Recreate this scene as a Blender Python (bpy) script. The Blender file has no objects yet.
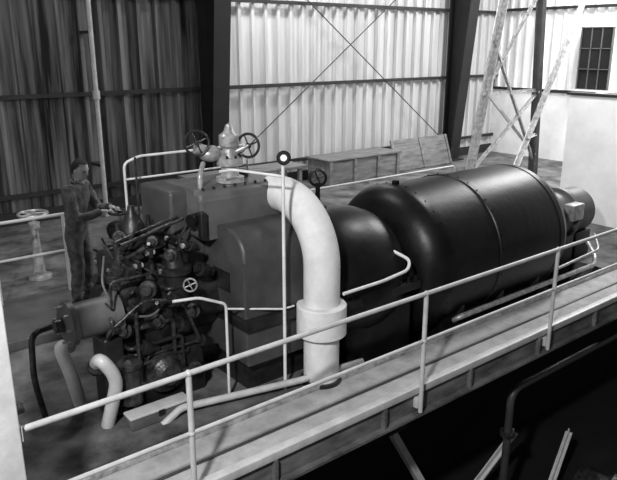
import bpy, bmesh, math, random
from mathutils import Vector, Matrix
random.seed(4)
S=bpy.context.scene; COL=S.collection
V=Vector
# ------------------------------------------------------------ materials
def mat(name,g,rough=.5,metal=0.0,var=.25,scale=5.0,bump=0.0,stretch=(1,1,1),spec=.5,bscale=None):
    m=bpy.data.materials.new(name); m.use_nodes=True
    nt=m.node_tree; b=nt.nodes['Principled BSDF']
    tc=nt.nodes.new('ShaderNodeTexCoord'); mp=nt.nodes.new('ShaderNodeMapping')
    mp.inputs['Scale'].default_value=stretch
    nz=nt.nodes.new('ShaderNodeTexNoise'); nz.inputs['Scale'].default_value=scale; nz.inputs['Detail'].default_value=6
    nz.inputs['Roughness'].default_value=.65
    cr=nt.nodes.new('ShaderNodeValToRGB')
    lo=max(0,g*(1-var)); hi=min(1,g*(1+var))
    cr.color_ramp.elements[0].position=.35; cr.color_ramp.elements[0].color=(lo,lo,lo,1)
    cr.color_ramp.elements[1].position=.65; cr.color_ramp.elements[1].color=(hi,hi,hi,1)
    L=nt.links.new
    L(tc.outputs['Object'],mp.inputs['Vector']); L(mp.outputs['Vector'],nz.inputs['Vector'])
    L(nz.outputs['Fac'],cr.inputs['Fac']); L(cr.outputs['Color'],b.inputs['Base Color'])
    b.inputs['Roughness'].default_value=rough; b.inputs['Metallic'].default_value=metal
    b.inputs['Specular IOR Level'].default_value=spec
    if bump>0:
        n2=nt.nodes.new('ShaderNodeTexNoise'); n2.inputs['Scale'].default_value=bscale or scale*3; n2.inputs['Detail'].default_value=4
        bp=nt.nodes.new('ShaderNodeBump'); bp.inputs['Strength'].default_value=bump; bp.inputs['Distance'].default_value=.02
        L(mp.outputs['Vector'],n2.inputs['Vector']); L(n2.outputs['Fac'],bp.inputs['Height']); L(bp.outputs['Normal'],b.inputs['Normal'])
    return m
M_black=mat('black_paint',.006,.38,0,.5,4,.12,(1,1,1),.28)
M_dark=mat('dark_machine_paint',.012,.42,0,.5,8,.2)
M_dark2=mat('oily_iron',.04,.32,.4,.8,12,.3)
M_steel=mat('worn_steel',.4,.35,.4,.4,12,.15)
M_grey=mat('grey_casing_paint',.095,.45,0,.2,4,.08)
M_grey2=mat('mid_grey_paint',.05,.45,0,.25,4,.08)
M_white=mat('white_lagging',.68,.75,0,.1,5,.2)
M_wpaint=mat('white_paint',.68,.45,0,.12,8,.05)
M_rail=mat('rail_paint',.5,.4,0,.15,6)
M_conc=mat('deck_concrete',.36,.85,0,.2,5,.3)
M_floor=mat('floor_concrete',.10,.8,0,.8,1.8,.3)
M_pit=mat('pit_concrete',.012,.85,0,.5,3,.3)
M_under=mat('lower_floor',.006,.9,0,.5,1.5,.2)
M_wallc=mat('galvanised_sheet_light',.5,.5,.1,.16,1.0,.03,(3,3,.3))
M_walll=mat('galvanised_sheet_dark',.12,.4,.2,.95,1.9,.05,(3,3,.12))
M_walle=mat('end_wall_paint',.8,.8,0,.1,1.2)
M_col=mat('black_column_steel',.006,.6,0,.4,4)
M_girt=mat('girt_steel',.014,.6,0,.3,4)
M_beam=mat('edge_beam_paint',.14,.55,0,.6,3,.1,(.6,1,2))
M_wood=mat('weathered_boards',.15,.75,0,.4,2,.1,(1,6,6))
M_glass=mat('dark_window_glass',.01,.08,0,.3,3)
M_ceil=mat('roof_sheet',.12,.7,0,.3,2)
M_skin=mat('skin',.5,.5,0,.1,20)
M_cloth=mat('work_coverall_cloth',.14,.85,0,.5,7,.5,(1,1,1),.2)
M_cloth2=mat('shirt_cloth',.3,.85,0,.2,10,.3)
M_hair=mat('dark_hair',.015,.6,0,.4,40,.5)
M_shoe=mat('boot_leather',.02,.4,0,.3,20)
M_dial=mat('gauge_dial',.8,.4,0,.05,10)
# ------------------------------------------------------------ builders
def group(name):
    e=bpy.data.objects.new(name,None); e.empty_display_size=.1; COL.objects.link(e); return e
def finish(name,bm,m,parent,ang=35):
    bmesh.ops.recalc_face_normals(bm,faces=bm.faces)
    me=bpy.data.meshes.new(name); bm.to_mesh(me); bm.free()
    for p in me.polygons: p.use_smooth=True
    me.set_sharp_from_angle(angle=math.radians(ang))
    me.materials.append(m)
    o=bpy.data.objects.new(name,me); COL.objects.link(o)
    if parent: o.parent=parent
    return o
def align(p1,p2):
    d=V(p2)-V(p1); q=d.to_track_quat('Z','Y')
    return Matrix.Translation((V(p1)+V(p2))/2)@q.to_matrix().to_4x4(), d.length
def bm_cyl(bm,p1,p2,r,r2=None,n=20):
    M,l=align(p1,p2)
    bmesh.ops.create_cone(bm,cap_ends=True,segments=n,radius1=r,radius2=r if r2 is None else r2,depth=l,matrix=M)
def bm_box(bm,a,b,bev=0,M=None):
    a,b=V(a),V(b); t=bmesh.new()
    bmesh.ops.create_cube(t,size=1,matrix=Matrix.Translation((a+b)/2)@Matrix.Diagonal((*(b-a),1)))
    if bev: bmesh.ops.bevel(t,geom=t.edges[:],offset=bev,segments=3,profile=.5,affect='EDGES')
    if M: t.transform(M)
    me=bpy.data.meshes.new('t'); t.to_mesh(me); t.free(); bm.from_mesh(me); bpy.data.meshes.remove(me)
def box(par,name,a,b,m,bev=.01,M=None):
    bm=bmesh.new(); bm_box(bm,a,b,bev,M); return finish(name,bm,m,par)
def cyl(par,name,p1,p2,r,m,r2=None,n=24):
    bm=bmesh.new(); bm_cyl(bm,p1,p2,r,r2,n); return finish(name,bm,m,par)
def cyls(par,name,lst,m,n=12):
    bm=bmesh.new()
    for p1,p2,r in lst: bm_cyl(bm,p1,p2,r,None,n)
    return finish(name,bm,m,par)
def sph(par,name,c,r,m,sc=(1,1,1)):
    bm=bmesh.new(); bmesh.ops.create_uvsphere(bm,u_segments=20,v_segments=14,radius=r,matrix=Matrix.Translation(V(c))@Matrix.Diagonal((*sc,1)))
    return finish(name,bm,m,par,80)
def fillet(pts,rad,n=8):
    pts=[V(p) for p in pts]; out=[pts[0]]
    for i in range(1,len(pts)-1):
        a,b,c=pts[i-1],pts[i],pts[i+1]
        d1=(a-b); d2=(c-b); r=min(rad,d1.length*.49,d2.length*.49)
        s=b+d1.normalized()*r; e=b+d2.normalized()*r
        for k in range(n+1):
            t=k/n; out.append(s*(1-t)**2+b*2*t*(1-t)+e*t*t)
    out.append(pts[-1]); return out
def bm_tube(bm,pts,r,n=12,closed=False):
    pts=[V(p) for p in pts]; N=len(pts); rings=[]
    T=(pts[1]-pts[0]).normalized(); up=V((0,0,1)) if abs(T.z)<.9 else V((1,0,0))
    nrm=T.cross(up).normalized()
    for i,p in enumerate(pts):
        if closed: t=(pts[(i+1)%N]-pts[i-1]).normalized()
        else: t=(pts[min(i+1,N-1)]-pts[max(i-1,0)]).normalized()
        nrm=(nrm-t*nrm.dot(t)).normalized(); bi=t.cross(nrm)
        rr=r[i] if isinstance(r,(list,tuple)) else r
        rings.append([bm.verts.new(p+(nrm*math.cos(2*math.pi*k/n)+bi*math.sin(2*math.pi*k/n))*rr) for k in range(n)])
    for i in range(N if closed else N-1):
        A,B=rings[i],rings[(i+1)%N]
        for k in range(n): bm.faces.new((A[k],A[(k+1)%n],B[(k+1)%n],B[k]))
    if not closed: bm.faces.new(rings[0][::-1]); bm.faces.new(rings[-1])
def tube(par,name,pts,r,m,fr=0.0,n=14):
    bm=bmesh.new(); bm_tube(bm,fillet(pts,fr) if fr else pts,r,n); return finish(name,bm,m,par,50)
def bm_torus(bm,c,ax,R,r,n=32):
    q=V(ax).to_track_quat('Z','Y')
    bm_tube(bm,[V(c)+q@V((R*math.cos(2*math.pi*k/n),R*math.sin(2*math.pi*k/n),0)) for k in range(n)],r,8,True)
def handwheel(par,name,c,ax,R,m,r=None,spokes=4):
    bm=bmesh.new(); r=r or R*.11; bm_torus(bm,c,ax,R,r)
    q=V(ax).to_track_quat('Z','Y'); c=V(c)
    for k in range(spokes):
        a=2*math.pi*k/spokes+.4; bm_cyl(bm,c,c+q@V((R*math.cos(a),R*math.sin(a),0)),r*.6,None,8)
    n=V(ax).normalized(); bm_cyl(bm,c-n*r*1.6,c+n*r*1.6,R*.22,None,16)
    return finish(name,bm,m,par)
def lathe(par,name,o,ax,prof,m,n=64,ang=35):
    q=V(ax).to_track_quat('Z','Y'); o=V(o); bm=bmesh.new(); rings=[]
    for d,r in prof:
        rings.append([bm.verts.new(o+q@V((r*math.cos(2*math.pi*k/n),r*math.sin(2*math.pi*k/n),d))) for k in range(n)] if r>1e-5 else [bm.verts.new(o+q@V((0,0,d)))])
    for A,B in zip(rings,rings[1:]):
        for k in range(n):
            a=[A[0]] if len(A)==1 else [A[k],A[(k+1)%n]]
            b=[B[0]] if len(B)==1 else [B[(k+1)%n],B[k]]
            if len(a)+len(b)>2: bm.faces.new(a+b)
    if len(rings[0])>1: bm.faces.new(rings[0][::-1])
    if len(rings[-1])>1: bm.faces.new(rings[-1])
    return finish(name,bm,m,par,ang)
def prism_x(par,name,pts,x0,x1,m,bev=0.0):
    bm=bmesh.new()
    A=[bm.verts.new((x0,y,z)) for y,z in pts]; B=[bm.verts.new((x1,y,z)) for y,z in pts]; n=len(pts)
    e1=bm.faces.new(A); e2=bm.faces.new(B[::-1])
    for i in range(n): bm.faces.new((A[i],B[i],B[(i+1)%n],A[(i+1)%n]))
    if bev: bmesh.ops.bevel(bm,geom=list(set(e1.edges[:]+e2.edges[:])),offset=bev,segments=3,profile=.5,affect='EDGES')
    return finish(name,bm,m,par)
def arc(cy,cz,r,a0,a1,n=8):
    return [(cy+r*math.cos(math.radians(a0+(a1-a0)*k/n)),cz+r*math.sin(math.radians(a0+(a1-a0)*k/n))) for k in range(n+1)]
def bolts(par,name,o,ax,R,num,r,l,m,a0=0):
    q=V(ax).to_track_quat('Z','Y'); o=V(o); L=[]
    for k in range(num):
        a=a0+2*math.pi*k/num; p=o+q@V((R*math.cos(a),R*math.sin(a),0)); L.append((p,p+V(ax).normalized()*l,r))
    return cyls(par,name,L,m,6)

# ------------------------------------------------------------ building shell
def corrugated(par,name,x0,x1,z0,z1,y,m,period=.3,amp=.035,along='x'):
    bm=bmesh.new(); x=x0; pts=[]
    seq=[(0,0),(.40,0),(.44,1),(.64,1),(.68,0)]
    while x<x1:
        for s,h in seq:
            if x+s*period<=x1: pts.append((x+s*period,h))
        x+=period
    pts.append((x1,0)); prev=None
    for px,h in pts:
        yy=y-h*amp
        c=(px,yy) if along=='x' else (yy,px)
        a=bm.verts.new((c[0],c[1],z0)); b=bm.verts.new((c[0],c[1],z1))
        if prev: bm.faces.new((prev[0],a,b,prev[1]))
        prev=(a,b)
    return finish(name,bm,m,par,12)
WZ=7.5
g=group('wall_back')
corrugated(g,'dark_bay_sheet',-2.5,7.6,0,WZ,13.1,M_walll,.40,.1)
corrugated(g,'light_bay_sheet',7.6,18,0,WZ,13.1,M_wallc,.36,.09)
box(g,'kick_plate',(-2.5,12.98,0),(18,13.04,.25),M_girt,0)
for i,z in enumerate((.55,2.38,4.23,6.1)):
    box(g,'girt_%d'%i,(-2.5,12.93,z-.04),(18,13.0,z+.04),M_girt,0)
g=group('wall_right')
corrugated(g,'upper_sheet',-1,13.1,2.0,WZ,18.1,M_walle,.3,.05,'y')
box(g,'lower_panel',(18,-1,0),(18.15,13.1,2.0),M_walle,0)
for i,z in enumerate((2.0,4.3,6.1)):
    box(g,'girt_%d'%i,(17.95,-1,z-.04),(18.03,13.1,z+.04),M_girt,0)
box(None,'wall_left',(-2.65,-1,-3),(-2.5,13.1,WZ),M_walle,0)
box(None,'ceiling',(-2.65,-1,WZ),(18.15,13.2,WZ+.15),M_ceil,0)
g=group('wall_partition')
box(g,'face',(12.0,4.65,0),(12.15,6.95,2.38),M_walle,0)
box(g,'return_wall',(12.15,6.8,0),(17.95,6.95,2.38),M_walle,0)
box(g,'coping',(11.97,4.62,2.38),(12.2,7.0,2.43),M_girt,.005)
def column(x):
    g=group('building_column')
    bm=bmesh.new()
    def slab(xa,xb,ya0,yb0,ya1,yb1):
        vs=[bm.verts.new(p) for p in ((xa,ya0,0),(xb,ya0,0),(xb,yb0,0),(xa,yb0,0),(xa,ya1,WZ),(xb,ya1,WZ),(xb,yb1,WZ),(xa,yb1,WZ))]
        for f in ((0,1,2,3),(4,5,6,7),(0,1,5,4),(1,2,6,5),(2,3,7,6),(3,0,4,7)): bm.faces.new([vs[i] for i in f])
    slab(x-.2,x+.2,12.6,12.65,11.9,11.95)
    slab(x-.02,x+.02,12.65,12.92,11.95,12.92)
    slab(x-.2,x+.2,12.88,12.92,12.88,12.92)
    finish('h_section',bm,M_col,g)
    box(g,'base_plate',(x-.28,12.45,0),(x+.28,12.92,.04),M_col,.005)
column(7.6); column(15.7)
g=group('wall_brace_cables')
cyls(g,'rods',[((7.9,12.8,.6),(15.4,12.8,6.0),.013),((15.4,12.8,.6),(7.9,12.8,6.0),.013)],M_girt,8)
g=group('window_1')
box(g,'glass',(17.9,9.3,2.1),(17.93,10.2,3.75),M_glass,0)
for y in (9.3,9.6,9.9,10.2): box(g,'mullion',(17.86,y-.01,2.1),(17.95,y+.01,3.75),M_grey,0)
for z in (2.1,2.65,3.2,3.75): box(g,'bar',(17.86,9.28,z-.01),(17.95,10.22,z+.01),M_grey,0)
box(g,'sill',(17.8,9.2,2.05),(17.95,10.3,2.1),M_wpaint,0)

g=group('floor')
bm=bmesh.new()
for a,b in (((-2.5,4.6,-.35),(4.35,13.1,0)),((4.35,6.9,-.35),(18.1,13.1,0)),((9.6,4.6,-.35),(18.1,6.9,0))): bm_box(bm,a,b)
finish('operating_floor_slab',bm,M_floor,g)
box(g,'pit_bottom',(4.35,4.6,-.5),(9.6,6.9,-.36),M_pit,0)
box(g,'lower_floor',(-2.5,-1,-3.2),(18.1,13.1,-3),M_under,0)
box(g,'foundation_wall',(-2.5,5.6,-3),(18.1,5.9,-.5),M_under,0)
g=group('walkway')
box(g,'walkway_slab',(.85,4.02,-.12),(18.0,4.58,0),M_conc,.01)
box(g,'curb_lip',(.85,3.93,-.05),(18.0,4.02,.03),M_rail,.008)
box(g,'channel_web',(.85,3.97,-.27),(18.0,4.01,-.05),M_beam,0)
box(g,'channel_bottom_flange',(.85,3.90,-.295),(18.0,4.01,-.27),M_beam,0)
box(g,'inner_curb',(.85,4.55,.001),(18.0,4.6,.05),M_steel,.005)
box(g,'cable_strip',(.85,4.22,.001),(18.0,4.245,.015),M_grey2,.003)
for x in [1.5+k*1.3 for k in range(12)]:
    box(g,'web_stiffener',(x,3.92,-.27),(x+.03,3.97,-.05),M_beam,0)
g=group('walkway_guardrail')
Y=3.9
tube(g,'top_rail',[(.85,Y,1.03),(17.9,Y,1.03)],.022,M_rail)
tube(g,'mid_rail',[(.85,Y,.54),(17.9,Y,.54)],.018,M_rail)
for x in (2.03,4.58,6.85,9.4,12.0,14.5,17):
    cyl(g,'post',(x,Y,-.24),(x,Y,1.03),.023,M_rail)
    sph(g,'post_fitting',(x,Y,1.03),.029,M_rail); sph(g,'mid_fitting',(x,Y,.54),.029,M_rail)
    box(g,'base_bracket',(x-.035,Y+.015,-.2),(x+.035,3.97,-.08),M_rail,.004)
g=group('white_column')
box(g,'shaft',(.5,3.82,-3),(.85,4.2,WZ),M_wpaint,.01)
box(g,'rail_flange',(.85,3.84,.98),(.865,3.96,1.08),M_rail,0)
cyl(g,'flange_boss',(.85,3.86,1.2),(.89,3.86,1.2),.04,M_dark2)

# ------------------------------------------------------------ generator
AY,AZ=5.5,.73
g=group('generator')
lathe(g,'stator_shell',(0,AY,AZ),(1,0,0),[(5.43,0),(5.43,.45),(5.46,.66),(5.51,.79),(5.59,.88),(5.68,.935),(5.72,.95),(5.86,.95),(5.87,.935),(6.7,.935),(6.71,.95),(6.79,.95),(6.8,.935),(7.95,.93),(8.05,.925),(8.06,.935),(8.16,.93),(8.18,.915),(8.30,.87),(8.40,.79),(8.46,.68),(8.5,.5),(8.5,0)],M_black,96,25)
for x in (5.79,6.75):
    L=[]
    for k in range(36):
        a=2*math.pi*k/36; n=V((0,math.cos(a),math.sin(a))); L.append((V((x,AY,AZ))+n*.94,V((x,AY,AZ))+n*.96,.011))
    cyls(g,'rivets',L,M_black,6)
box(g,'lower_frame',(5.95,4.8,-.36),(8.2,6.2,.35),M_black,.05)
box(g,'foot_rail',(5.9,4.68,-.36),(8.3,4.95,-.2),M_dark,.02)
for x in (6.2,7.0,7.8): box(g,'foot_rib',(x,4.7,-.2),(x+.04,4.85,.3),M_dark,.005)
lathe(g,'shaft_housing',(0,AY,AZ),(1,0,0),[(8.45,.42),(8.75,.42),(8.76,.46),(8.84,.46),(8.85,.38),(8.99,.36),(8.99,0)],M_dark,48)
box(g,'lifting_lug',(5.74,AY-.03,1.66),(5.82,AY+.03,1.73),M_black,.012)
g=group('exciter')
lathe(g,'exciter_body',(0,AY,AZ),(1,0,0),[(9.0,0),(9.0,.28),(9.04,.36),(9.4,.36),(9.41,.42),(9.5,.42),(9.51,.36),(10.0,.36),(10.06,.28),(10.06,.14),(10.3,.12),(10.3,0)],M_grey,48)
box(g,'exciter_pedestal',(9.05,AY-.3,-.36),(9.55,AY+.3,.45),M_dark,.02)
box(g,'exciter_pedestal_outer',(9.62,AY-.3,0),(10.05,AY+.3,.45),M_dark,.02)
box(g,'brush_box',(9.1,AY-.5,.75),(9.4,AY-.33,1.0),M_steel,.02)
bolts(g,'end_bolts',(10.06,AY,AZ),(1,0,0),.24,8,.02,.04,M_steel)
# ------------------------------------------------------------ turbine
g=group('steam_turbine')
lathe(g,'exhaust_hood',(0,AY,AZ),(1,0,0),[(4.12,0),(4.12,.52),(4.14,.6),(4.2,.68),(4.32,.75),(4.5,.80),(4.7,.82),(4.9,.81),(5.1,.775),(5.25,.72),(5.35,.65),(5.42,.56),(5.425,.4),(5.425,0)],M_black,64,60)
box(g,'exhaust_lower',(4.37,4.78,-.36),(5.40,6.2,.62),M_black,.08)
prism_x(g,'hood_joint_flange',[(4.7,.66),(6.3,.66),(6.3,.75),(4.7,.75)],4.3,5.42,M_dark,.01)
for x in [4.4+k*.12 for k in range(9)]: cyl(g,'joint_bolt',(x,4.74,.75),(x,4.74,.8),.02,M_dark,None,6)
P=[(4.9,.3),(4.9,1.33)]+arc(5.18,1.36,.28,180,90)+arc(5.85,1.38,.25,90,0)+[(6.1,.3)]
prism_x(g,'main_casing',P,3.18,4.1,M_grey2,.04)
P=[(5.0,-.0),(5.0,.3),(6.0,.3),(6.0,.0)]
prism_x(g,'casing_base',P,3.25,4.05,M_dark,.01)
prism_x(g,'casing_flange',[(4.84,.7),(6.16,.7),(6.16,.8),(4.84,.8)],3.14,4.12,M_dark,.01)
P=[(5.35,1.5),(5.35,1.88)]+arc(5.45,1.88,.1,180,90,5)+arc(6.05,1.88,.1,90,0,5)+[(6.15,1.5)]
prism_x(g,'valve_chest_cover',P,3.0,3.98,M_grey,.05)
box(g,'end_chest',(2.82,5.6,.75),(3.2,6.25,1.96),M_grey2,.04)
box(g,'end_chest_hinge',(2.97,5.28,1.55),(3.03,5.36,1.8),M_dark,.01)
cyl(g,'chest_knob',(3.0,5.40,1.72),(2.90,5.36,1.72),.06,M_black)
cyl(g,'chest_knob_lower',(2.86,5.75,1.35),(2.78,5.72,1.35),.08,M_black)
cyl(g,'cover_lifting_stub',(3.75,5.75,1.98),(3.75,5.75,2.06),.06,M_dark)
L=[]
for x in [3.08+k*.12 for k in range(8)]: L.append(((x,5.42,1.97),(x,5.42,2.0),.014))
cyls(g,'cover_bolts',L,M_dark,6)
box(g,'name_plate',(3.172,5.15,1.0),(3.18,5.45,1.2),M_dark,0)
box(g,'front_standard',(2.15,5.5,0),(2.85,6.15,.75),M_dark,.05)
lathe(g,'bearing_housing',(0,5.7,.85),(1,0,0),[(2.1,0),(2.1,.3),(2.15,.36),(2.5,.36),(2.52,.42),(2.62,.42),(2.64,.34),(3.2,.34),(3.2,0)],M_dark,40)
g=group('governor_valve_gear')
lathe(g,'oil_cylinder',(.1,5.4,1.0),(1,0,0),[(1.55,0),(1.55,.15),(1.58,.2),(1.63,.2),(1.64,.165),(1.95,.165),(1.96,.2),(2.03,.2),(2.03,0)],M_grey,40)
bolts(g,'oil_cylinder_bolts',(1.68,5.4,1.0),(-1,0,0),.165,8,.012,.05,M_steel)
cyl(g,'oil_cylinder_hub',(1.65,5.4,1.0),(1.58,5.4,1.0),.06,M_dark2)
random.seed(11)
for i in range(9):
    x=2.2+.1*i; y=5.4+(i%3)*.22; h=1.35+random.random()*.4
    lathe(g,'valve_spindle',(x,y,.75),(0,0,1),[(0,0),(0,.08),(.2,.08),(.21,.1),(.25,.1),(.26,.05),(h-.95,.05),(h-.94,.07),(h-.88,.07),(h-.87,.03),(h-.7,.022),(h-.7,0)],random.choice([M_dark,M_dark2,M_dark2]),16)
    bm=bmesh.new(); pts=[]
    for k in range(90):
        a=k*.55; pts.append((x+.055*math.cos(a),y+.055*math.sin(a),1.05+(h-1.1)*.45*k/90))
    bm_tube(bm,pts,.01,6); finish('spring',bm,M_dark2,g,60)
L=[];
for i in range(6):
    y=5.35+i*.13; z=1.4+random.random()*.3
    L.append(((2.2,y,z-.08),(2.85,y+.05,z+.05),.015))
for i in range(22):
    p=V((2.15+random.random()*.65,5.25+random.random()*.8,.8+random.random()*.75))
    d=V((random.uniform(-.2,.2),random.uniform(-.2,.2),random.uniform(.05,.3)))
    L.append((p,p+d,random.uniform(.01,.026)))
cyls(g,'linkage_rods',L,M_dark2,10)
bm=bmesh.new()
for i in range(6):
    x=2.2+i*.12; z=1.26+.1*(i%3); bm_box(bm,(x,5.3,z),(x+.04,6.0,z+.09),.006)
finish('rocker_levers',bm,M_dark,g)
box(g,'governor_body',(2.2,5.5,.8),(2.75,6.0,1.42),M_dark,.05)
box(g,'relay_block',(2.35,5.33,.6),(2.85,5.55,1.25),M_dark,.04)
box(g,'oil_pump_block',(2.2,5.28,.0),(2.95,5.5,.6),M_dark,.05)
lathe(g,'governor_drum',(2.55,5.75,1.2),(0,0,1),[(0,.22),(.2,.22),(.21,.25),(.27,.25),(.28,.2),(.42,.15),(.42,0)],M_dark,32)
lathe(g,'pilot_valve_housing',(2.25,5.45,.95),(0,0,1),[(0,.14),(.3,.14),(.31,.17),(.36,.17),(.37,.12),(.52,.07),(.52,0)],M_dark2,28)
lathe(g,'servo_housing',(2.7,5.35,1.0),(0,0,1),[(0,.13),(.26,.13),(.27,.16),(.32,.16),(.33,.1),(.48,.06),(.48,0)],M_dark,28)
lathe(g,'oil_pump_casing',(2.5,5.3,.35),(0,-1,.0),[(0,.2),(.08,.2),(.09,.16),(.16,.1),(.16,0)],M_dark2,28)
lathe(g,'oil_filter_body',(2.15,5.25,.15),(0,0,1),[(0,.1),(.35,.1),(.36,.12),(.4,.12),(.45,.06),(.45,0)],M_dark2,24)
L=[]
for i in range(6):
    x=2.2+i*.12; z=1.305+.1*(i%3)
    for y in (5.33,5.65,5.97): L.append(((x-.02,y,z),(x+.06,y,z),.025))
cyls(g,'lever_pins',L,M_steel,12)
cl=[((2.2,5.3,1.38),.07),((2.38,5.25,1.2),.08),((2.6,5.22,1.05),.07),((2.3,5.6,1.62),.06),((2.1,5.6,1.25),.08),((2.65,5.3,1.45),.06),((2.15,5.35,1.1),.06),((2.48,5.3,.85),.07),((2.7,5.3,.75),.08),((2.5,5.35,1.6),.05),
 ((2.3,5.25,.65),.07),((2.8,5.22,.9),.07),((2.9,5.25,.55),.06),((2.15,5.3,.85),.07),((2.95,5.3,1.25),.07),((2.8,5.22,.3),.07),((2.85,5.3,1.5),.05)]
for i,(c,r) in enumerate(cl):
    lathe(g,'relay_body',c,(-.6,-.8,.1) if i%2 else (-.9,-.2,.4),[(-r*2.2,0),(-r*2.2,r*.6),(-r,r*.6),(-r,r*.9),(-r*.5,r),(r*.3,r),(r*.35,r*.6),(r,r*.55),(r,0)],[M_dark,M_dark2,M_dark,M_dark2][i%4],20)
random.seed(5)
for i in range(8):
    a=V((2.0+random.random()*.9,5.2+random.random()*.1,.2+random.random()*1.2))
    b=V((2.0+random.random()*.9,5.3,.2+random.random()*1.2))
    tube(g,'oil_pipe_run',[a+V((0,.15,0)),a+V((0,-.04,0)),V((b.x,a.y-.04,a.z)),V((b.x,a.y-.04,b.z)),b+V((0,.1,0))],random.choice((.012,.018,.022)),random.choice((M_dark2,M_dark2,M_dark)),.05,10)
lathe(g,'flyball_governor_cap',(2.45,5.65,1.5),(0,0,1),[(0,.13),(.12,.13),(.2,.11),(.27,.07),(.32,.04),(.38,.03),(.38,0)],M_dark,28)
tube(g,'oil_line',[(2.05,5.4,.7),(1.95,5.2,.9),(2.3,5.15,1.15),(2.7,5.2,1.0),(2.9,5.25,.5)],.018,M_dark2,.1)
tube(g,'oil_line_c',[(2.1,5.5,1.5),(2.0,5.35,1.3),(2.1,5.25,1.0),(2.4,5.2,.95),(2.8,5.3,1.3)],.011,M_grey,.08)
handwheel(g,'trip_wheel',(2.75,5.15,1.18),(-.5,-.8,.1),.06,M_steel,.009)
cyl(g,'trip_wheel_stem',(2.75,5.15,1.18),(2.82,5.4,1.15),.018,M_dark2)
box(g,'relay_base',(1.95,5.3,.0),(2.14,5.6,.8),M_dark,.03)
g=group('instrument_piping')
tube(g,'gauge_line',[(2.5,5.02,1.12),(2.75,5.0,1.1),(3.02,4.98,.98),(3.02,4.98,0)],.014,M_wpaint,.05)
tube(g,'gauge_line_cross',[(3.02,4.98,.93),(3.55,4.8,.85),(3.68,4.8,.85)],.01,M_wpaint,.02)
tube(g,'tall_post',[(3.55,4.78,0),(3.55,4.78,2.25)],.016,M_wpaint)
tube(g,'tie_rail',[(3.55,4.78,2.15),(3.35,5.3,2.16),(3.2,5.3,2.16)],.013,M_wpaint,.05)
lathe(g,'pressure_gauge',(3.56,4.78,2.32),(-.63,-.78,.1),[(-.03,0),(-.03,.065),(.025,.065),(.03,.055),(.022,.053),(.022,0)],M_black,28)
lathe(g,'pressure_gauge_dial',(3.56,4.78,2.32),(-.63,-.78,.1),[(.0221,0),(.0221,.03),(.026,.03),(.026,0)],M_dial,28)
g=group('stop_valve')
lathe(g,'valve_bonnet',(3.5,5.6,1.985),(0,0,1),[(0,0),(0,.14),(.05,.14),(.06,.09),(.16,.085),(.17,.13),(.24,.13),(.25,.08),(.33,.07),(.36,.1),(.46,.1),(.5,.05),(.56,.03),(.58,0)],M_steel,32)
bolts(g,'bonnet_bolts',(3.5,5.6,2.225),(0,0,1),.11,8,.012,.03,M_dark)
tube(g,'valve_side_arm',[(3.5,5.6,2.22),(3.15,5.65,2.34)],.06,M_steel)
sph(g,'valve_side_body',(3.3,5.63,2.28),.1,M_steel,(1.2,1,.8))
handwheel(g,'handwheel_a',(3.14,5.6,2.4),(-.35,-.9,.1),.115,M_dark,.013)
cyl(g,'handwheel_a_stem',(3.14,5.6,2.4),(3.22,5.7,2.33),.02,M_steel)
handwheel(g,'handwheel_b',(3.66,5.5,2.34),(-.8,-.5,.1),.115,M_dark,.014)
cyl(g,'handwheel_b_stem',(3.66,5.5,2.34),(3.5,5.58,2.26),.025,M_steel)
tube(g,'bypass_line',[(3.2,5.6,2.2),(3.1,5.5,2.1),(3.1,5.5,1.95)],.025,M_steel,.03)
g=group('hood_relief_valve')
lathe(g,'stand',(4.64,5.6,1.53),(0,0,1),[(0,0),(0,.1),(.04,.1),(.05,.03),(.3,.025),(.3,0)],M_black,20)
handwheel(g,'wheel',(4.64,5.6,1.88),(-.6,-.8,.05),.09,M_black,.017)
g=group('steam_pipe')
pts=[(3.95,4.7,.0),(3.95,4.7,1.22)]
for k in range(1,17):
    a=math.pi/2*k/16; pts.append((3.95,4.7+.62*(1-math.cos(a)),1.22+.62*math.sin(a)))
pts.append((3.95,5.5,1.84))
bm=bmesh.new(); bm_tube(bm,pts,.18,36); finish('insulated_elbow',bm,M_white,g,60)
lathe(g,'collar',(3.95,4.7,.52),(0,0,1),[(0,.18),(0,.24),(.01,.25),(.31,.25),(.32,.24),(.32,.18)],M_white,40)
lathe(g,'foot_flange',(3.95,4.7,0),(0,0,1),[(0,.19),(0,.21),(.04,.21),(.04,.19)],M_dark,32)
g=group('floor_drain_pipe')
tube(g,'pipe',[(2.3,4.97,-.02),(2.5,4.98,.08),(3.7,4.70,.08),(4.45,4.62,.08)],.035,M_rail,.05)
g=group('hood_seal_pipe')
tube(g,'pipe',[(4.15,4.6,.92),(4.7,4.60,.93),(5.08,4.60,.97),(5.17,4.66,1.05),(5.1,4.85,1.12)],.018,M_wpaint,.08)
g=group('cooling_water_pipe')
tube(g,'pipe',[(6.35,4.9,-.1),(6.05,4.7,.1),(6.15,4.62,.16),(9.2,4.64,.16),(9.5,4.8,.2),(9.6,5.0,.35)],.035,M_steel,.12)
tube(g,'pipe_upper',[(8.2,4.66,.3),(9.4,4.7,.34),(9.6,4.9,.5)],.02,M_steel,.1)
g=group('oil_return_pipe')
tube(g,'pipe',[(1.8,5.75,.62),(1.66,5.62,.72),(1.72,5.55,.45),(1.84,5.75,0)],.06,M_wpaint,.18)
g=group('oil_return_pipe')
tube(g,'pipe',[(1.86,5.3,.6),(1.85,5.15,.72),(1.98,5.12,.5),(1.9,5.25,0)],.06,M_rail,.18)
lathe(g,'flange',(1.86,5.28,.58),(.0,-.6,.6),[(0,0),(0,.085),(.04,.085),(.04,0)],M_dark2,20)
g=group('oil_feed_pipe')
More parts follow.
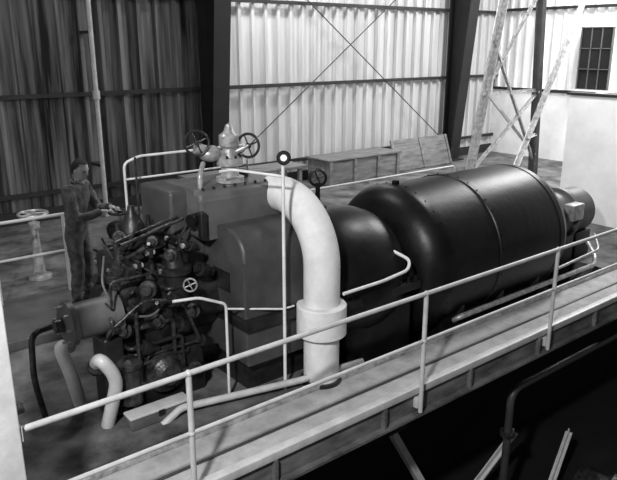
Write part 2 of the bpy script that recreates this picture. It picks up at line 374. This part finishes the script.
tube(g,'pipe',[(1.7,5.9,.8),(1.5,5.85,.8),(1.45,5.75,.4),(1.5,5.7,0)],.028,M_dark2,.12)
g=group('tool_chest')
box(g,'body',(2.02,5.0,0),(2.6,5.14,.11),M_grey,.015)
box(g,'lid',(2.01,4.99,.112),(2.61,5.15,.14),M_rail,.01)
box(g,'clasp',(2.28,4.98,.08),(2.34,4.995,.13),M_dark,0)
g=group('turbine_guardrail')
tube(g,'rail',[(2.78,6.5,0.01),(2.78,6.5,2.12),(2.95,6.5,2.18),(4.3,6.5,2.18),(4.3,6.5,0)],.014,M_wpaint,.06)
tube(g,'rail_lower',[(2.78,6.5,1.95),(4.3,6.5,1.95)],.011,M_wpaint)
tube(g,'inner_post',[(2.84,6.35,0),(2.84,6.35,2.2)],.012,M_dark2)
g=group('generator_guardrail')
tube(g,'rail',[(5.3,7.6,0),(5.3,7.6,1.2),(9.5,7.6,1.2),(9.5,7.6,0)],.018,M_rail,.08)
tube(g,'rail_mid',[(5.3,7.6,.8),(9.5,7.6,.8)],.014,M_rail)
cyl(g,'post',(7.4,7.6,0),(7.4,7.6,1.2),.016,M_rail)

g=group('operator_platform')
box(g,'plate',(.6,7.35,0),(3.4,8.75,.115),M_grey,.01)
g=group('platform_guardrail')
for z,r in ((1.17,.022),(.68,.018)): tube(g,'rail',[(.7,8.6,z),(2.8,8.6,z)],r,M_rail)
for x in (.8,1.9,2.78): cyl(g,'post',(x,8.6,.116),(x,8.6,1.17),.022,M_rail)
g=group('valve_stand')
lathe(g,'stand',(2.72,9.7,0),(0,0,1),[(0,0),(0,.17),(.04,.17),(.06,.09),(.5,.055),(.75,.05),(.76,.08),(.84,.08),(.86,.02),(.98,.02),(.98,0)],M_steel,24)
handwheel(g,'wheel',(2.72,9.7,.97),(0,0,1),.2,M_steel,.02,5)
g=group('wall_drain_pipe')
tube(g,'pipe',[(4.95,12.6,0),(4.95,12.6,WZ)],.045,M_rail)
lathe(g,'coupling',(4.95,12.6,2.3),(0,0,1),[(0,0),(0,.07),(.16,.07),(.16,0)],M_rail,16)
for z in (1,3.5): box(g,'strap',(4.88,12.6,z),(5.02,13.0,z+.05),M_dark,0)
g=group('timber_crate')
box(g,'body',(10.2,11.9,0),(12.6,12.7,.62),M_wood,.01)
for x in (10.2,11.0,11.8,12.5): box(g,'batten',(x,11.86,0),(x+.1,11.9,.62),M_wood,.005)
box(g,'lid',(10.15,11.85,.62),(12.65,12.75,.66),M_wood,.005)
g=group('leaning_panel')
M=Matrix.Translation((12.9,12.25,.02))@Matrix.Rotation(math.radians(-20),4,'X')
box(g,'sheet',(0,0,0),(2.3,.03,.85),M_wood,.004,M)
for x in (0,1.1,2.2): box(g,'batten',(x,-.03,0),(x+.08,0,.85),M_wood,.004,M)
g=group('work_bench')
box(g,'top',(6.2,11.2,.72),(9.0,11.9,.78),M_wood,.005)
for x in (6.3,7.6,8.8):
    for y in (11.25,11.8): box(g,'leg',(x,y,0),(x+.08,y+.08,.72),M_wood,.004)
box(g,'shelf',(6.3,11.3,.25),(8.9,11.8,.28),M_wood,.003)
# lattice tower
g=group('steel_lattice_tower')
def strut(nm,a,b,w=.07,m=M_rail):
    a,b=V(a),V(b); bm=bmesh.new(); l=(b-a).length
    bm_box(bm,(-w,-.008,0),(w,.008,l)); bm_box(bm,(-w,-w,0),(-w+.016,w,l))
    q=(b-a).to_track_quat('Z','X'); bm.transform(Matrix.Translation(a)@q.to_matrix().to_4x4())
    finish(nm,bm,m,g)
TL=7.3
def tp(c,z): t=z/TL; return V((c[0]+(c[1]-c[0])*t,c[2]+(c[3]-c[2])*t,z))
lg=[(11.3,13.0,8.8,8.9),(14.0,13.6,8.8,8.9),(12.2,13.6,9.4,9.3)]
for c,m_ in zip(lg,[M_steel,M_grey2,M_rail]):
    strut('leg',tp(c,0),tp(c,TL),.1 if m_ is not M_rail else .06,m_)
    box(g,'foot_plate',(c[0]-.15,c[2]-.15,0),(c[0]+.15,c[2]+.15,.03),M_rail,0)
c=lg[0]; d=lg[1]
for z0,z1 in ((.6,2.3),(2.3,4.6),(4.6,7)):
    strut('brace',tp(c,z0),tp(d,z1),.04,M_steel); strut('horizontal',tp(c,z1),tp(d,z1),.035,M_steel)
strut('brace',tp(d,.6),tp(c,3.4),.035,M_steel)
strut('brace',tp(lg[2],2.3),tp(d,.8),.03); strut('brace',tp(lg[2],2.3),tp(d,4.6),.03)
strut('diagonal_stay',(12.3,8.5,0),(16.4,8.9,5.9),.07,M_steel); strut('stay_rung',(13.2,8.55,1.3),(13.9,8.8,1.3),.03)
g=group('basement_pipe')
tube(g,'pipe',[(6.8,4.3,-2.99),(6.8,4.3,-.95),(10.5,4.3,-.95)],.05,M_grey2,.2)
lathe(g,'flange',(6.8,4.3,-1.6),(0,0,1),[(0,0),(0,.1),(.06,.1),(.06,0)],M_dark2,20)
def prop(a,b):
    g2=group('basement_brace'); a,b=V(a),V(b)
    bm=bmesh.new(); l=(b-a).length; bm_box(bm,(-.05,-.01,0),(.05,.01,l)); bm_box(bm,(-.05,-.05,0),(-.03,.05,l))
    bm.transform(Matrix.Translation(a)@(b-a).to_track_quat('Z','X').to_matrix().to_4x4()); finish('angle',bm,M_wpaint,g2)
prop((6.25,4.75,-3),(5.1,4.75,-1.1)); prop((5.95,4.7,-3),(7.6,4.7,-2.05)); prop((7.0,3.9,-3),(8.6,4.4,-2.3))
box(None,'basement_beam',(4.6,4.7,-1.1),(5.3,5.6,-.9),M_dark,.01)
g=group('circulating_pump')
lathe(g,'casing',(7.9,3.2,-2.5),(0,1,0),[(-.25,0),(-.25,.2),(-.15,.4),(.1,.42),(.2,.25),(.6,.22),(.6,0)],M_dark2,32)
box(g,'base',(7.5,2.9,-3),(8.3,3.85,-2.85),M_dark,.02)
box(g,'pedestal',(7.75,3.0,-2.86),(8.05,3.8,-2.6),M_dark,.02)
tube(g,'discharge',[(7.9,3.25,-2.2),(7.9,3.25,-1.7),(9.5,3.3,-1.7)],.08,M_dark2,.25)
handwheel(g,'valve_wheel',(8.4,3.15,-1.5),(0,-.5,.8),.15,M_steel,.016)
cyl(g,'valve_stem',(8.4,3.15,-1.5),(8.4,3.28,-1.7),.02,M_steel)

# ------------------------------------------------------------ operator
man=group('machine_operator')
MX=Matrix.Translation((2.72,7.95,.117))@Matrix.Rotation(math.radians(-48),4,'Z')@Matrix.Scale(1.07,4)
def skin_obj(name,verts,edges,rad,roots,m,sub=2):
    me=bpy.data.meshes.new(name); me.from_pydata([MX@V(v) for v in verts],edges,[])
    o=bpy.data.objects.new(name,me); COL.objects.link(o); o.parent=man
    o.modifiers.new('skin','SKIN'); 
    for i,r in enumerate(rad):
        sv=me.skin_vertices[0].data[i]; sv.radius=r if isinstance(r,tuple) else (r,r); sv.use_root=i in roots
    o.modifiers['skin'].use_smooth_shade=True
    ss=o.modifiers.new('sub','SUBSURF'); ss.levels=sub; ss.render_levels=sub
    me.materials.append(m); return o
bv=[(0,0,.95),(.01,0,1.08),(.03,0,1.24),(.05,0,1.38),(.07,0,1.475)]
be=[(0,1),(1,2),(2,3),(3,4)]; br=[(.165,.125),(.15,.118),(.178,.13),(.18,.125),(.095,.085)]
for s in (1,-1):
    i=len(bv)
    bv+=[(.05,s*.17,1.42),(.10,s*.235,1.27),(.17,s*.25,1.13),(.27,s*.20,1.15),(.39,s*.11,1.19)]
    be+=[(3,i),(i,i+1),(i+1,i+2),(i+2,i+3),(i+3,i+4)]; br+=[.088,.074,.066,.058,.046]
    i=len(bv)
    bv+=[(.0,s*.095,.84),(.03,s*.11,.66),(.045,s*.12,.48),(.01,s*.125,.28),(-.01,s*.13,.10)]
    be+=[(0,i),(i,i+1),(i+1,i+2),(i+2,i+3),(i+3,i+4)]; br+=[.108,.094,.080,.076,.07]
o=skin_obj('coverall',bv,be,br,{0},M_cloth,3)
tx=bpy.data.textures.new('cloth_folds','CLOUDS'); tx.noise_scale=.11; tx.noise_depth=2
dm=o.modifiers.new('folds','DISPLACE'); dm.texture=tx; dm.strength=.04; dm.mid_level=.5; dm.texture_coords='LOCAL'
skin_obj('neck',[(.06,0,1.44),(.085,0,1.5),(.10,0,1.56)],[(0,1),(1,2)],[.06,.057,.057],{0},M_skin)
def ptube(nm,pts,r,m,closed=False):
    bm=bmesh.new(); bm_tube(bm,[MX@V(p) for p in pts],r,10,closed); finish(nm,bm,m,man,60)
ptube('collar',[(.078+.062*math.cos(a),.066*math.sin(a),1.5-.02*math.cos(a)) for a in [2*math.pi*k/20 for k in range(20)]],.016,M_cloth2,True)
for s in (1,-1):
    bm=bmesh.new(); bmesh.ops.create_uvsphere(bm,u_segments=20,v_segments=12,radius=1)
    for v in bm.verts:
        x,y,z=v.co; z=max(z,-.4); v.co=V((.05+x*.145,s*.13+y*.052*(1+.15*x),.034+z*(.062 if x>0.1 else .085)))
    bm.transform(MX); finish('boot',bm,M_shoe,man,60)
    w=V((.39,s*.11,1.19)); f=V((.90,-s*.42,-.05)).normalized()
    sd=V((f.y,-f.x,0)).normalized()*s; up=V((0,0,1))
    vs=[w-f*.02,w+f*.035,w+f*.075]; ed=[(0,1),(1,2)]; rd=[(.03,.026),(.038,.02),(.04,.017)]; roots={0}
    for k,(off,ln) in enumerate(((.030,.078),(.010,.086),(-.010,.08),(-.029,.062))):
        b=w+f*.07+sd*off; i=len(vs)
        c1=b+f*ln*.45+up*.004; c2=c1+(f*.7-up*.7).normalized()*ln*.33; c3=c2+(f*.2-up*.98).normalized()*ln*.28
        vs+=[b,c1,c2,c3]; ed+=[(i,i+1),(i+1,i+2),(i+2,i+3)]; rd+=[.0098,.0092,.0088,.0078]; roots.add(i)
    i=len(vs); b=w+f*.025+sd*.02
    vs+=[b,b+f*.03+sd*.028-up*.01,b+f*.055+sd*.036-up*.022]; ed+=[(i,i+1),(i+1,i+2)]; rd+=[.013,.011,.009]; roots.add(i)
    skin_obj('hand',vs,ed,rd,roots,M_skin,1)
HM=MX@Matrix.Translation((.118,0,1.625))@Matrix.Rotation(math.radians(-14),4,'Z')@Matrix.Rotation(math.radians(18),4,'Y')
bm=bmesh.new(); bmesh.ops.create_uvsphere(bm,u_segments=40,v_segments=32,radius=1)
for v in bm.verts:
    x,y,z=v.co; X,Y_,Z=x*.098,y*.08,z*.122
    if z<0: 
        Y_*=1+.24*z; X=X*(1+.1*z)+(.012*-z if x>0 else .03*z*x*x*-1)
        if x<-.2: X*=1+.35*z
    if x>0:
        fz=math.exp(-((Z+.012)/.024)**2)*math.exp(-(Y_/.012)**2); X+=.024*fz
        X+=.006*math.exp(-((Z-.028)/.012)**2)*math.exp(-((abs(Y_)-.03)/.02)**2)
        X-=.008*math.exp(-((Z-.008)/.012)**2)*math.exp(-((abs(Y_)-.03)/.014)**2)
        X+=.006*math.exp(-((Z+.055)/.009)**2)*math.exp(-(Y_/.022)**2)
        X+=.009*math.exp(-((Z+.095)/.018)**2)*math.exp(-(Y_/.025)**2)
    v.co=(X,Y_,Z)
bm.transform(HM); finish('head',bm,M_skin,man,80)
def hs(nm,c,r,sc,m):
    bm=bmesh.new(); bmesh.ops.create_uvsphere(bm,u_segments=16,v_segments=10,radius=r,matrix=HM@Matrix.Translation(c)@Matrix.Diagonal((*sc,1))); finish(nm,bm,m,man,80)
for s in (1,-1):
    hs('eye',(.083,s*.03,.008),.013,(.8,1,.8),M_hair); hs('eyebrow',(.093,s*.03,.03),.016,(.5,1.3,.35),M_hair)
    hs('ear',(-.005,s*.08,-.005),.03,(.55,.3,1),M_skin)
hs('mouth',(.098,0,-.056),.016,(.4,1.4,.25),M_hair)
bm=bmesh.new(); bmesh.ops.create_uvsphere(bm,u_segments=36,v_segments=28,radius=1)
for v in bm.verts:
    x,y,z=v.co; j=1+.015*math.sin(40*y)*math.cos(30*z); v.co=(x*.108*j-.004,y*.088*j,z*.131*j+.002)
bmesh.ops.delete(bm,geom=[v for v in bm.verts if (v.co.x>.03 and v.co.z<.085) or v.co.z<-.045 or (v.co.x>-.0 and v.co.z<.03)],context='VERTS')
bm.transform(HM); finish('hair',bm,M_hair,man,80)
g=group('valve_control_stand')
HP=MX@V((.55,0,0)); 
lathe(g,'stand_shaft',(HP.x,HP.y,.117),(0,0,1),[(0,0),(0,.2),(.05,.2),(.08,.12),(.9,.1),(.93,.15),(1.0,.17),(1.06,.17),(1.1,.14),(1.12,0)],M_dark,32)
handwheel(g,'setting_wheel',(HP.x,HP.y,1.355),(0,0,1),.13,M_dark2,.013)
cyl(g,'spindle',(HP.x,HP.y,1.2),(HP.x,HP.y,1.38),.02,M_steel)

# ------------------------------------------------------------ lights
def area(name,loc,tgt,size,power,sy=None):
    l=bpy.data.lights.new(name,'AREA'); l.energy=power; l.size=size
    if sy: l.shape='RECTANGLE'; l.size_y=sy
    o=bpy.data.objects.new(name,l); COL.objects.link(o); o.location=loc
    o.rotation_euler=(V(tgt)-V(loc)).to_track_quat('-Z','Y').to_euler(); return o
area('photographers_lamp',(-1.2,.8,5.2),(4.5,6.5,0.8),.35,540)
area('added_fill_lamp',(3.0,8.6,7.0),(3.0,8.2,0),.8,120)  # added fill above the operator, no real fitting here
area('added_fill_lamp',(8.2,11.3,7.0),(12.0,13,1.6),.6,330)  # unseen light added to brighten the light bay of the back wall
area('clerestory_daylight',(15.8,7.5,6.8),(16,9,0),2.5,900)
area('added_fill_lamp',(9.6,5.4,7.0),(12.0,5.6,.5),.8,360)  # added light to brighten the partition face, not a known fixture
w=bpy.data.worlds.new('World'); S.world=w; w.use_nodes=True
w.node_tree.nodes['Background'].inputs[0].default_value=(1,1,1,1); w.node_tree.nodes['Background'].inputs[1].default_value=.06
# ------------------------------------------------------------ camera
cd=bpy.data.cameras.new('camera'); cd.sensor_width=36; cd.lens=664/617*36; cam=bpy.data.objects.new('camera',cd); COL.objects.link(cam)
p=math.radians(16.4); F=V((math.cos(p)*.627,math.cos(p)*.779,-math.sin(p)))
cam.location=(0,0,3.3); cam.rotation_euler=F.to_track_quat('-Z','Y').to_euler()
S.camera=cam
S.view_settings.view_transform='Standard'
